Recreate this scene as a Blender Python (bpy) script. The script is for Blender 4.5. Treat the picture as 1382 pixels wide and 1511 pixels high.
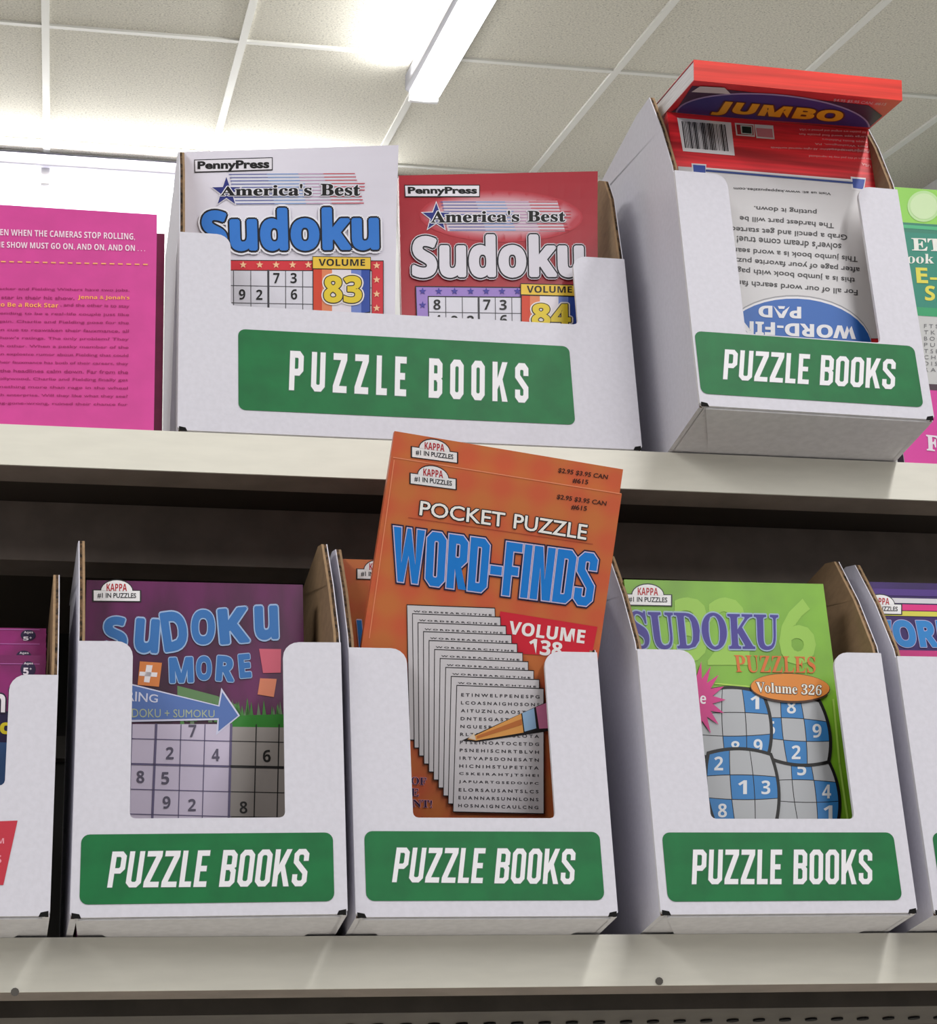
import bpy, bmesh, math, random
from mathutils import Vector, Matrix
random.seed(7)
for o in list(bpy.data.objects): bpy.data.objects.remove(o)
COL = bpy.context.scene.collection
SC = bpy.context.scene
# ------------------------------------------------------------------ camera
FPX, W, H = 3014.376, 1382.0, 1511.0
YAW, PIT, ROL, LEAN = [math.radians(v) for v in (11.36443, 6.93232, .67287, 17.823)]
CAM = Vector((0, 0, 1.4))
Fv = Vector((math.sin(YAW)*math.cos(PIT), math.cos(YAW)*math.cos(PIT), math.sin(PIT)))
R0 = Vector((math.cos(YAW), -math.sin(YAW), 0)); U0 = R0.cross(Fv)
Rv = R0*math.cos(ROL)+U0*math.sin(ROL); Uv = -R0*math.sin(ROL)+U0*math.cos(ROL)
cd = bpy.data.cameras.new('camera'); cam = bpy.data.objects.new('camera', cd); COL.objects.link(cam)
m = Matrix((Rv, Uv, -Fv)).transposed().to_4x4(); m.translation = CAM
cam.matrix_world = m
cd.sensor_fit = 'HORIZONTAL'; cd.sensor_width = 36; cd.lens = FPX/W*36; cd.clip_start = .05; cd.clip_end = 100
SC.camera = cam
# ------------------------------------------------------------------ world, exposure, large lights
wd = bpy.data.worlds.new('world'); SC.world = wd; wd.use_nodes = True
wd.node_tree.nodes['Background'].inputs[0].default_value = (.93, .95, 1, 1)
wd.node_tree.nodes['Background'].inputs[1].default_value = .22
SC.view_settings.view_transform = 'Standard'; SC.view_settings.look = 'None'
SC.view_settings.exposure = 0; SC.view_settings.gamma = 1; SC.view_settings.use_curve_mapping = False
CEIL = 2.246+CAM.z
AISLE_POWER = 41
WALL_POWER = 16
# ------------------------------------------------------------------ rack frame (shelves lean back by LEAN)
CR = Vector((-0.23298452, -1.12178247, -0.25804164))           # camera in rack coordinates
RACK = Matrix.Rotation(-LEAN, 4, 'X')
RACK.translation = CAM - (RACK.to_3x3() @ CR)
ZU = 0.3096
def local(x, y, z, yaw=0, pitch=0, roll=0):
    """matrix of a thing standing on the leaning rack; pitch > 0 tips its top towards the aisle, roll > 0 to the right"""
    return RACK @ Matrix.Translation((x, y, z)) @ Matrix.Rotation(math.radians(yaw), 4, 'Z') @ Matrix.Rotation(math.radians(pitch), 4, 'X') @ Matrix.Rotation(math.radians(roll), 4, 'Y')
def ray(px, py): return Fv + Rv*((px-691)/FPX) - Uv*((py-755.5)/FPX)
def on_face(M, px, py):
    """point of the photograph -> (u, v) in mm-true coordinates of a face y=0 of matrix M"""
    Mi = M.inverted(); c = Mi @ CAM; d = Mi.to_3x3() @ ray(px, py); t = -c.y/d.y
    p = c+d*t; return (p.x, p.z)
def on_bent(M, p, g):
    Mi = M.inverted(); c = Mi @ CAM; d = Mi.to_3x3() @ ray(*p); y = 0
    for _ in range(12): q = c+d*((y-c.y)/d.y); y = g(q.x, q.z)
    return (q.x, q.z)
def bend_mesh(o, g, step=.011):
    """cut the mesh of o on a grid and push it out of its plane by g(x, z)"""
    bm = bmesh.new(); bm.from_mesh(o.data); xs_ = [v.co.x for v in bm.verts]; zs_ = [v.co.z for v in bm.verts]
    for lo_, hi_, no in ((min(xs_), max(xs_), Vector((1, 0, 0))), (min(zs_), max(zs_), Vector((0, 0, 1)))):
        k = math.floor(lo_/step)+1
        while k*step < hi_:
            bmesh.ops.bisect_plane(bm, geom=bm.verts[:]+bm.edges[:]+bm.faces[:], dist=1e-7, plane_co=no*k*step, plane_no=no); k += 1
    for v in bm.verts: v.co.y += g(v.co.x, v.co.z)
    bm.to_mesh(o.data); bm.free()
# ------------------------------------------------------------------ materials
def lin(c): return tuple((v/255/12.92 if v/255 <= .04045 else ((v/255+.055)/1.055)**2.4) for v in c)+(1,)
MATS = {}
def mat(name, rgb, rough=.6, var=.0, scale=40, spec=.3, emit=0, bump=0, stretch=None, var2=None, metal=0, coat=0):
    if name in MATS: return MATS[name]
    M_ = bpy.data.materials.new(name); M_.use_nodes = True; nt = M_.node_tree; b = nt.nodes['Principled BSDF']
    b.inputs['Base Color'].default_value = lin(rgb); b.inputs['Roughness'].default_value = rough
    b.inputs['Specular IOR Level'].default_value = spec; b.inputs['Metallic'].default_value = metal
    b.inputs['Coat Weight'].default_value = coat
    if emit:
        b.inputs['Emission Color'].default_value = lin(rgb); b.inputs['Emission Strength'].default_value = emit
    if var or bump:
        tc = nt.nodes.new('ShaderNodeTexCoord'); mp = nt.nodes.new('ShaderNodeMapping'); n = nt.nodes.new('ShaderNodeTexNoise')
        nt.links.new(tc.outputs['Object'], mp.inputs[0]); nt.links.new(mp.outputs[0], n.inputs['Vector'])
        n.inputs['Scale'].default_value = scale; n.inputs['Detail'].default_value = 3
        if stretch: mp.inputs['Scale'].default_value = stretch
        if var:
            r = nt.nodes.new('ShaderNodeValToRGB'); e = r.color_ramp.elements
            a = lin([max(0, v*(1-var)) for v in rgb]); c = lin(var2) if var2 else lin([min(255, v*(1+var)) for v in rgb])
            e[0].position = .35; e[1].position = .65; e[0].color = a; e[1].color = c
            nt.links.new(n.outputs['Fac'], r.inputs[0]); nt.links.new(r.outputs[0], b.inputs['Base Color'])
        if bump:
            bp = nt.nodes.new('ShaderNodeBump'); bp.inputs['Strength'].default_value = bump; bp.inputs['Distance'].default_value = .002
            nt.links.new(n.outputs['Fac'], bp.inputs['Height']); nt.links.new(bp.outputs[0], b.inputs['Normal'])
    MATS[name] = M_; return M_
def ink(rgb, rough=.45):
    return mat('ink_%02x%02x%02x' % tuple(rgb), rgb, rough, spec=.35)
CARD = mat('white_cardboard', (208, 206, 217), .65, var=.012, scale=300, bump=.03)
CARDU = mat('white_cardboard_underside', (218, 216, 220), .7, var=.02, scale=200)
KRAFT = mat('brown_kraft_cardboard', (146, 120, 92), .85, var=.04, scale=90, stretch=(1, 1, 3))
FLUTE = mat('corrugated_edge', (66, 50, 36), .9, var=.6, scale=240)
LAYERS = [(0, .16, CARD), (.16, .6, FLUTE), (.6, 1, KRAFT)]
SLOT = mat('dark_gap', (12, 11, 12), .9)
STEEL = mat('cream_shelf_enamel', (222, 219, 208), .42, var=.012, scale=30, spec=.4, stretch=(1, 5, 5))
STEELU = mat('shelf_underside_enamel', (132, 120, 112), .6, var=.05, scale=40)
PAGES = mat('page_edges', (214, 210, 200), .85, var=.1, scale=400, stretch=(.1, 1, .1))
TILE = mat('ceiling_tile', (214, 211, 200), .95, var=.07, scale=150, bump=.12)
TBAR = mat('ceiling_grid_metal', (232, 232, 228), .5)
LAMPW = mat('lamp_housing_enamel', (205, 205, 212), .5)
# speckle on tiles
nt = TILE.node_tree
n2 = nt.nodes.new('ShaderNodeTexVoronoi'); n2.inputs['Scale'].default_value = 85
tc2 = nt.nodes.new('ShaderNodeTexCoord'); nt.links.new(tc2.outputs['Object'], n2.inputs['Vector'])
rr = nt.nodes.new('ShaderNodeValToRGB'); rr.color_ramp.elements[0].position = .10; rr.color_ramp.elements[1].position = .20
rr.color_ramp.elements[0].color = (.45, .45, .45, 1); rr.color_ramp.elements[1].color = (1, 1, 1, 1)
mx = nt.nodes.new('ShaderNodeMixRGB'); mx.blend_type = 'MULTIPLY'; mx.inputs[0].default_value = 1
bs = nt.nodes['Principled BSDF']; src = bs.inputs['Base Color'].links[0].from_socket
nt.links.new(n2.outputs['Distance'], rr.inputs[0]); nt.links.new(src, mx.inputs[1]); nt.links.new(rr.outputs[0], mx.inputs[2]); nt.links.new(mx.outputs[0], bs.inputs['Base Color'])
# ------------------------------------------------------------------ object helpers
class MB:
    def __init__(s): s.v = []; s.f = []; s.mi = []; s.mats = []
    def m(s, mt):
        if mt not in s.mats: s.mats.append(mt)
        return s.mats.index(mt)
    def face(s, pts, mt):
        i = len(s.v); s.v += [tuple(p) for p in pts]; s.f.append(tuple(range(i, i+len(pts)))); s.mi.append(s.m(mt))
    def box(s, a, b, mt, skip=()):
        x0, y0, z0 = a; x1, y1, z1 = b
        q = {'-y': [(x0,y0,z0),(x1,y0,z0),(x1,y0,z1),(x0,y0,z1)], '+y': [(x1,y1,z0),(x0,y1,z0),(x0,y1,z1),(x1,y1,z1)],
             '-x': [(x0,y1,z0),(x0,y0,z0),(x0,y0,z1),(x0,y1,z1)], '+x': [(x1,y0,z0),(x1,y1,z0),(x1,y1,z1),(x1,y0,z1)],
             '-z': [(x0,y1,z0),(x1,y1,z0),(x1,y0,z0),(x0,y0,z0)], '+z': [(x0,y0,z1),(x1,y0,z1),(x1,y1,z1),(x0,y1,z1)]}
        for k, p in q.items():
            if k not in skip: s.face(p, mt[k] if isinstance(mt, dict) and k in mt else (mt['*'] if isinstance(mt, dict) else mt))
    def prism(s, pts, to3, t, m0, m1, me):
        """pts: 2D outline (ccw); to3(u, v, w): w=0 outer face, w=t inner face"""
        s.face([to3(u, v, 0) for u, v in pts], m0); s.face([to3(u, v, t) for u, v in reversed(pts)], m1)
        for i in range(len(pts)):
            a = pts[i]; b = pts[(i+1) % len(pts)]
            for f0, f1, mm_ in (me if isinstance(me, list) and not (a[1] < .001 and b[1] < .001) else [(0, 1, CARDU if isinstance(me, list) else me)]):
                s.face([to3(a[0], a[1], t*f0), to3(a[0], a[1], t*f1), to3(b[0], b[1], t*f1), to3(b[0], b[1], t*f0)], mm_)
    def cyl(s, c, axis, r, h, mt, n=12):
        c = Vector(c); ax = Vector(axis).normalized(); u = ax.orthogonal().normalized(); w = ax.cross(u)
        ring = [c+u*(r*math.cos(2*math.pi*i/n))+w*(r*math.sin(2*math.pi*i/n)) for i in range(n)]; top = [p+ax*h for p in ring]
        s.face(list(reversed(ring)), mt); s.face(top, mt)
        for i in range(n): j = (i+1) % n; s.face([ring[i], ring[j], top[j], top[i]], mt)
    def mesh(s, name, weld=True):
        me = bpy.data.meshes.new(name); me.from_pydata(s.v, [], s.f)
        for mt in s.mats: me.materials.append(mt)
        for p, i in zip(me.polygons, s.mi): p.material_index = i
        if weld:
            bm = bmesh.new(); bm.from_mesh(me); bmesh.ops.remove_doubles(bm, verts=bm.verts, dist=1e-6)
            bmesh.ops.recalc_face_normals(bm, faces=bm.faces); bm.to_mesh(me); bm.free()
        me.update(); return me
    def build(s, name, parent=None, M=None, label=None, bevel=0, weld=True):
        o = bpy.data.objects.new(name, s.mesh(name, weld)); COL.objects.link(o)
        if parent: o.parent = parent
        if M is not None: o.matrix_world = M if not parent else parent.matrix_world @ M
        if label: o['label'] = label
        if bevel:
            b = o.modifiers.new('bevel', 'BEVEL'); b.width = bevel; b.segments = 2; b.limit_method = 'ANGLE'
        return o
def thing(name, M, label, cat, group=None):
    o = bpy.data.objects.new(name, None); COL.objects.link(o); o.matrix_world = M; o.empty_display_size = .02
    o['label'] = label; o['category'] = cat
    if group: o['group'] = group
    return o
def struct(o): o['kind'] = 'structure'; return o
def share(name, me, parent, M=None):
    o = bpy.data.objects.new(name, me); COL.objects.link(o); o.parent = parent
    if M is not None: o.matrix_local = M
    return o
# ------------------------------------------------------------------ flat print: polygons, strokes and text laid on a face
TXT = {}
def text_geo(body, off):
    k = (body, off)
    if k not in TXT:
        cu = bpy.data.curves.new('t', 'FONT'); cu.body = body; cu.size = 1; cu.offset = off; cu.resolution_u = 3; cu.fill_mode = 'FRONT' if False else cu.fill_mode
        o = bpy.data.objects.new('t', cu); COL.objects.link(o); bpy.context.view_layer.update()
        ev = o.evaluated_get(bpy.context.evaluated_depsgraph_get()); me = ev.to_mesh()
        TXT[k] = ([(v.co.x, v.co.y) for v in me.vertices], [tuple(p.vertices) for p in me.polygons]); ev.to_mesh_clear()
        bpy.data.objects.remove(o); bpy.data.curves.remove(cu)
    return TXT[k]
def sb(t):     # bold serif letters of the built-in font
    r = ''
    for c in t:
        if 'A' <= c <= 'Z': r += chr(0x1D400+ord(c)-65)
        elif 'a' <= c <= 'z': r += chr(0x1D41A+ord(c)-97)
        elif '0' <= c <= '9': r += chr(0x1D7CE+ord(c)-48)
        else: r += c
    return r
def bb(t):     # bold sans letters of the built-in font
    r = ''
    for c in t:
        if 'A' <= c <= 'Z': r += chr(0x1D5D4+ord(c)-65)
        elif 'a' <= c <= 'z': r += chr(0x1D5EE+ord(c)-97)
        elif '0' <= c <= '9': r += chr(0x1D7EC+ord(c)-48)
        else: r += c
    return r
def glyph(ch, w, t):
    """outline pieces of a block capital of height 1: ('poly', points) or ('path', points, closed)"""
    h = t/2; c = min(.11, (w-t)*.26); r = w-h; T = 1-h
    def ring(z0, z1, cc=c): return [(h+cc, z0), (r-cc, z0), (r, z0+cc*1.1), (r, z1-cc*1.1), (r-cc, z1), (h+cc, z1), (h, z1-cc*1.1), (h, z0+cc*1.1)]
    if ch == 'P': return [('path', [(h, 0), (h, T), (r-c, T), (r, T-c), (r, .46+c), (r-c, .46), (t, .46)], 0)]
    if ch == 'R': return [('path', [(h, 0), (h, T), (r-c, T), (r, T-c), (r, .5+c), (r-c, .5), (t, .5)], 0), ('poly', [(w*.36, .5-h), (w*.36+t*.9, .5-h), (w+t*.12, 0), (w-t*.95, 0)], 0)]
    if ch == 'U': return [('path', [(h, 1), (h, h+c), (h+c, h), (r-c, h), (r, h+c), (r, 1)], 0)]
    if ch == 'O': return [('path', ring(h, T), 1)]
    if ch == 'D': return [('path', [(h, h), (h, T), (r-c, T), (r, T-c), (r, h+c), (r-c, h)], 1)]
    if ch == 'S': return [('path', [(r, .68), (r, T-c), (r-c, T), (h+c, T), (h, T-c), (h, .66), (r, .36), (r, h+c), (r-c, h), (h+c, h), (h, h+c), (h, .32)], 0)]
    if ch == 'B': return [('path', [(h, 0), (h, T), (r-c, T), (r, T-c), (r, .5+c), (r-c, .5+h*.4), (t, .5+h*.4)], 0), ('path', [(t, h), (r-c, h), (r, h+c), (r, .5-c), (r-c*.8, .5-h*.1)], 0)]
    if ch == 'L': return [('poly', [(0, 0), (w, 0), (w, t), (t, t), (t, 1), (0, 1)])]
    if ch == 'I': return [('poly', [(0, 0), (t, 0), (t, 1), (0, 1)])]
    if ch == '-': return [('poly', [(0, .36), (w, .36), (w, .36+t), (0, .36+t)])]
    if ch == 'E': return [('poly', [(0, 0), (w, 0), (w, t), (t, t), (t, .5-h), (w*.88, .5-h), (w*.88, .5+h), (t, .5+h), (t, 1-t), (w, 1-t), (w, 1), (0, 1)])]
    if ch == 'F': return [('poly', [(0, 0), (t, 0), (t, .47-h), (w*.88, .47-h), (w*.88, .47+h), (t, .47+h), (t, 1-t), (w, 1-t), (w, 1), (0, 1)])]
    if ch == 'Z': return [('poly', [(0, 0), (w, 0), (w, t), (t*1.2, t), (w, 1-t), (w, 1), (0, 1), (0, 1-t), (w-t*1.2, 1-t), (0, t)])]
    if ch == 'N': return [('poly', [(0, 0), (t, 0), (t, .62), (w-t*1.1, 0), (w, 0), (w, 1), (w-t, 1), (w-t, .38), (t*1.1, 1), (0, 1)])]
    if ch == 'W': return [('poly', [(w*.17, 0), (w*.36, 0), (w*.5, .5), (w*.64, 0), (w*.83, 0), (w, 1), (w-t, 1), (w*.73, .34), (w*.56, 1), (w*.44, 1), (w*.27, .34), (t, 1), (0, 1)])]
    if ch == 'K': return [('poly', [(0, 0), (t, 0), (t, .3), (t+.2*(w-t), .42), (w-t*1.05, 0), (w+t*.05, 0), (t+.5*(w-t), .56), (w, 1), (w-t*1.05, 1), (t, .58), (t, 1), (0, 1)])]
    return []
GW = {'L': .78, 'E': .84, 'F': .84, 'I': 0, 'W': 1.6, 'N': 1.08, 'K': 1.12, '-': .6, ' ': .5}
def offset(pts, d, closed=True):
    """mitred offset of a polyline to its left by d (mitre length capped)"""
    n = len(pts); out = []
    for i in range(n):
        p = Vector(pts[i]); a = Vector(pts[i-1]) if (closed or i) else None; b = Vector(pts[(i+1) % n]) if (closed or i < n-1) else None
        e1 = (p-a).normalized() if a is not None else (b-p).normalized(); e2 = (b-p).normalized() if b is not None else e1
        n1 = Vector((-e1.y, e1.x)); n2 = Vector((-e2.y, e2.x)); mt = n1+n2
        mt = mt.normalized() if mt.length > 1e-5 else n1
        out.append(p+mt*(d/max(.45, mt.dot(n1))))
    return out
def stroke_geo(body, th, cw=.27, gap=.085, grow=0, slant=0):
    V, Fc, D = [], [], []; x = 0
    def add(p, dd): V.append((p[0]+slant*p[1], p[1])); D.append(dd); return len(V)-1
    for ch in body:
        w = GW.get(ch, 1)*(cw+th*.75) if ch != 'I' else th
        for k, it in enumerate(glyph(ch, w, th)):
            pts = [(a+x, b) for a, b in it[1]]; dd = k
            if it[0] == 'poly':
                if grow: pts = [tuple(q) for q in offset(pts, -grow)]
                Fc.append(tuple(add(q, dd) for q in pts))
            else:
                hw = th/2+grow; P = [Vector(q) for q in pts]
                if not it[2]: P[0] = P[0]-(P[1]-P[0]).normalized()*grow; P[-1] = P[-1]+(P[-1]-P[-2]).normalized()*(0 if ch in 'PRB' else grow)
                Lf = offset(P, hw, it[2]); Rt = offset(P, -hw, it[2]); n = len(P)
                a = [add(q, dd) for q in Lf]; b = [add(q, dd) for q in Rt]
                for i in range(n if it[2] else n-1): j = (i+1) % n; Fc.append((a[i], b[i], b[j], a[j]))
        x += w+gap
    return V, Fc, D
class Print:
    """collects flat print for one face (plane y=0 of M, x right, z up)"""
    def __init__(s, M, eps=.00011, base=.00015, bend=None): s.M = M; s.b = MB(); s.eps = eps; s.base = base; s.bend = bend
    def y(s, L, p=None): return -s.base-s.eps*L
    def uv(s, p): return on_face(s.M, *p) if not s.bend else on_bent(s.M, p, s.bend)
    def add(s, pts_uv, mt, L): s.b.face([(u, s.y(L), v) for u, v in pts_uv], mt)
    def poly(s, pts, rgb, L=1): s.add([s.uv(p) for p in pts], ink(rgb) if isinstance(rgb, tuple) else rgb, L)
    def line(s, pts, wpx, rgb, L=1):
        mt = ink(rgb) if isinstance(rgb, tuple) else rgb
        for a, b in zip(pts, pts[1:]):
            a = Vector(a); b = Vector(b); d = (b-a).normalized(); n = Vector((-d.y, d.x))*wpx/2; a = a-d*wpx*.3; b = b+d*wpx*.3
            s.add([s.uv(q) for q in (a+n, a-n, b-n, b+n)], mt, L)
    def ell(s, c, rx, ry, rgb, L=1, a0=0, a1=360, n=32, tilt=0):
        pts = []
        for i in range(n if a1-a0 >= 360 else n+1):
            a = math.radians(a0+(a1-a0)*i/n); x = rx*math.cos(a); y = -ry*math.sin(a); t = math.radians(tilt)
            pts.append((c[0]+x*math.cos(t)-y*math.sin(t), c[1]+x*math.sin(t)+y*math.cos(t)))
        s.poly(pts, rgb, L)
    def star(s, c, r, rgb, L=1, r2=.42, n=5, rot=0):
        for i in range(n):   # kite per point so the outline stays crisp
            a = math.radians(-90+rot+360*i/n); h = math.pi/n
            s.poly([c, (c[0]+r*r2*math.cos(a-h), c[1]+r*r2*math.sin(a-h)), (c[0]+r*math.cos(a), c[1]+r*math.sin(a)), (c[0]+r*r2*math.cos(a+h), c[1]+r*r2*math.sin(a+h))], rgb, L)
    def _fit(s, V, Fc, bbx, quad, mt, L, D=None):
        x0, x1, y0, y1 = bbx; TL, TR, BR, BL = [s.uv(p) for p in quad]
        out = []
        for x, y in V:
            a = (x-x0)/(x1-x0); b = (y-y0)/(y1-y0)
            out.append(tuple(BL[i]*(1-a)*(1-b)+BR[i]*a*(1-b)+TR[i]*a*b+TL[i]*(1-a)*b for i in (0, 1)))
        i0 = len(s.b.v); s.b.v += [(u, s.y(L)-(D[i]*2e-5 if D else 0), v) for i, (u, v) in enumerate(out)]; k = s.b.m(mt)
        for f in Fc: s.b.f.append(tuple(i0+i for i in f)); s.b.mi.append(k)
    def text(s, body, quad, rgb, L=2, off=0, outs=(), bold=0):
        """outs: (rgb, extra width) from inner to outer; bold and wide outlines are laid down as shifted copies"""
        V0, F0 = text_geo(body, off)
        if not V0: return
        xs = [v[0] for v in V0]; ys = [v[1] for v in V0]; bbx = (min(xs)-bold, max(xs)+bold, min(ys)-bold, max(ys)+bold)
        def lay(r, c, LL):
            if r < .012: s._fit(V0, F0, bbx, quad, ink(c), LL); return
            n = 8 if r < .05 else 12
            for k in range(n+1):
                a = 2*math.pi*k/n; q = (0, 0) if k == n else (r*math.cos(a), r*math.sin(a))
                s._fit([(x+q[0], y+q[1]) for x, y in V0], F0, bbx, quad, ink(c), LL+k*.05)
        lay(bold, rgb, L+len(outs))
        for i, (c, g) in enumerate(outs): lay(bold+g, c, L+len(outs)-1-i)
    def block(s, body, quad, rgb, th=.15, L=2, outs=(), slant=0, cw=.27, gap=.085):
        V0, F0, D0 = stroke_geo(body, th, cw, gap, 0, slant); xs = [v[0] for v in V0]; ys = [v[1] for v in V0]; bbx = (min(xs), max(xs), min(ys), max(ys))
        s._fit(V0, F0, bbx, quad, ink(rgb), L+len(outs), D0)
        for i, (c, g) in enumerate(outs):
            V, Fc, D = stroke_geo(body, th, cw, gap, g, slant); s._fit(V, Fc, bbx, quad, ink(c), L+len(outs)-1-i, D)
    def build(s, name, parent, label=None, M=None):
        o = s.b.build(name, parent, M or Matrix.Identity(4), label, weld=False)
        if s.bend: bend_mesh(o, s.bend)
        return o
def crop(x0, y0, k): return lambda x, y: (x0+x*k, y0+y*k)
def q4(f, x0, y0, x1, y1, dl=0): return (f(x0, y0), f(x1, y0+dl), f(x1, y1+dl), f(x0, y1))
def logo(P, c, w, L=3, slope=0., upside=False):
    """publisher badge: white arch over a strip, red word over a small black line. c = centre of strip, w = strip width in px"""
    def f(x, y): return (c[0]+x*w, c[1]+y*w+x*w*slope)
    P.poly([f(-.53,-.12), f(.53,-.12), f(.53,.14), f(-.53,.14)], (30, 30, 34), L)
    P.poly([f(-.5,-.1), f(.5,-.1), f(.5,.12), f(-.5,.12)], (232, 230, 234), L+1)
    pts = [f(.36*math.cos(a), -.09-.26*math.sin(a)) for a in [math.pi*i/12 for i in range(13)]]; P.poly(pts, (30, 30, 34), L)
    pts = [f(.34*math.cos(a), -.09-.235*math.sin(a)) for a in [math.pi*i/12 for i in range(13)]]; P.poly(pts, (232, 230, 234), L+1)
    P.text(bb('KAPPA'), (f(-.22,-.25), f(.22,-.25), f(.22,-.09), f(-.22,-.09)), (176, 22, 40), L+2)
    P.text('#1 IN PUZZLES', (f(-.42,-.05), f(.42,-.05), f(.42,.07), f(-.42,.07)), (30, 30, 40), L+2, off=.02)

# ================================================================== THE ROOM
YW, XR = 7.63, 3.27
def slab(name, a, b, mt):
    b_ = MB(); b_.box(a, b, mt); return struct(b_.build(name))
WALLM = mat('white_painted_wall', (238, 238, 240), .8, var=.01, scale=8)
slab('floor', (-6.5, -5, -.1), (XR, YW, 0), mat('vinyl_floor', (186, 182, 174), .45, var=.06, scale=3))
slab('wall_back', (-6.5, YW, 0), (XR+.1, YW+.1, CEIL+.1), WALLM)
slab('wall_right', (XR, -5, 0), (XR+.1, YW, CEIL+.1), WALLM)
ceil = MB(); ceil.box((-6.5, -5, CEIL+.03), (XR, YW, CEIL+.1), mat('ceiling_void', (150, 150, 146), .9))
ceil = struct(ceil.build('ceiling'))
X0, Y0 = -.099, 6.25                          # a grid crossing
xs = [X0+.61*i for i in range(-9, 6)]; ys = [Y0+1.22*j for j in range(-7, 2)]
tm = MB(); tm.box((.008, .008, 0), (.602, 1.212, .02), TILE); tme = tm.mesh('ceiling_tile')
for x in xs:
    for y in ys[:-1]:
        share('ceiling_tile', tme, ceil, Matrix.Translation((x, y, CEIL+.004)))
em = MB(); em.box((.008, .008, 0), (.602, YW-ys[-1], .02), TILE); eme = em.mesh('ceiling_tile')
for x in xs: share('ceiling_tile', eme, ceil, Matrix.Translation((x, ys[-1], CEIL+.004)))
bx = MB(); bx.box((-.012, ys[0], -.004), (.012, YW, .006), TBAR); bxm = bx.mesh('grid_bar')
for x in xs: share('grid_bar', bxm, ceil, Matrix.Translation((x, 0, CEIL)))
by = MB(); by.box((xs[0], -.012, -.0035), (XR, .012, .0055), TBAR); bym = by.mesh('grid_bar')
for y in ys: share('grid_bar', bym, ceil, Matrix.Translation((0, y, CEIL)))
tr = MB(); tr.box((-6.5, YW-.02, CEIL-.028), (XR, YW, CEIL-.004), mat('dark_wall_angle', (92, 92, 104), .6)); struct(tr.build('trim_1'))
GREEN1 = mat('green_wall_band', (22, 132, 84), .5); GREEN2 = mat('dark_green_line', (14, 84, 52), .5)
tr = MB(); tr.box((XR-.02, -5, CEIL-.36), (XR, YW, CEIL-.12), GREEN1); struct(tr.build('trim_2'))
tr = MB(); tr.box((XR-.03, -5, CEIL-.12), (XR, YW, CEIL-.07), GREEN2); tr.box((XR-.03, -5, CEIL-.22), (XR, YW, CEIL-.2), GREEN2); struct(tr.build('trim_3'))

def area(name, loc, rot, sx, sy, power, parent, col=(1, .99, .97)):
    l = bpy.data.lights.new(name, 'AREA'); l.shape = 'RECTANGLE'; l.size = sx; l.size_y = sy; l.energy = power; l.color = col
    o = bpy.data.objects.new(name, l); COL.objects.link(o); o.parent = parent; o.location = loc; o.rotation_euler = rot; return o
LENS = mat('glowing_lamp_lens', (255, 254, 250), .4, emit=5.0)
def ceiling_lamp(x, y0, y1, label, side=0):
    t = thing('strip_light', Matrix.Translation((x, (y0+y1)/2, CEIL-.005)), label, 'ceiling light', 'strip lights along the ceiling' )
    h = (y1-y0)/2; LG = mat('lamp_housing_grey', (140, 140, 148), .5)
    b = MB(); b.prism([(-.062, 0), (-.062, -.05), (-.045, -.062), (.045, -.062), (.062, -.05), (.062, 0)], lambda u, v, w: (u, -h+w, v), 2*h, LG, LG, LG); b.build('housing', t, Matrix.Identity(4))
    b = MB(); pts = [(.052*math.cos(a), -.0625-.03*math.sin(a)) for a in [math.pi*i/10 for i in range(11)]]
    b.prism(pts, lambda u, v, w: (u, -h+.02+w, v), 2*h-.04, LENS, LENS, LENS); b.build('lamp_lens', t, Matrix.Identity(4))
    for sgn in (-1, 1):
        b = MB(); b.box((-.05, sgn*h-.012, -.09), (.05, sgn*h+.012, -.055), mat('lamp_end_cap', (236, 236, 240), .4)); b.build('end_cap', t, Matrix.Identity(4), bevel=.006)
    area('lamp_or_added_light', (0, 0, -.1), (0, 0, 0), .1, 2*h, AISLE_POWER, t)
    if side: # added light that makes the glow on the ceiling left of this lamp
        area('lamp_or_added_light', (-.07, h-.62, -.05), (0, math.radians(90+38), 0), .06, 1.0, side, t)
    return t
ceiling_lamp(1.125, 3.99, 6.43, 'glowing fluorescent strip light ending in the ceiling above the white sudoku book', side=9)
OUT = 'fluorescent strip light on the ceiling outside the picture, behind the photographer'
for (x, y) in ((-1.92, 3.99), (1.125, -.9), (-1.92, -.9), (-1.92, -3.5), (1.125, -3.5)):
    o = ceiling_lamp(x, y, y+2.44, OUT); o['label'] = {(-1.92, 3.99): 'fluorescent strip light far left beyond the picture edge', (1.125, -.9): 'fluorescent strip light overhead in front of the rack, right one', (-1.92, -.9): 'fluorescent strip light overhead in front of the rack, left one', (-1.92, -3.5): 'fluorescent strip light behind the photographer, left one', (1.125, -3.5): 'fluorescent strip light behind the photographer, right one'}[(x, y)]
# wall lamp with two tubes at the back wall
wl = thing('wall_lamp', Matrix.Translation((-.1, YW-.001, CEIL-.032)), 'long double tube fluorescent lamp on the white back wall above the pink book', 'wall light')
b = MB(); b.box((-1.25, -.10, -.045), (1.25, 0, 0), mat('wall_lamp_housing', (172, 170, 186), .5)); b.build('housing', wl, Matrix.Identity(4), bevel=.006)
TUBE = mat('glowing_tube', (255, 255, 255), .4, emit=7)
for x0, x1 in ((-1.22, -.02), (.02, 1.22)):
    b = MB(); b.cyl((x0, -.055, -.085), (1, 0, 0), .026, x1-x0, TUBE, 16); b.build('tube', wl, Matrix.Identity(4))
for x in (-1.235, 0, 1.235):
    b = MB(); b.box((x-.018, -.072, -.108), (x+.018, -.036, -.04), mat('lamp_socket', (208, 206, 214), .5)); b.build('socket', wl, Matrix.Identity(4), bevel=.004)
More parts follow.
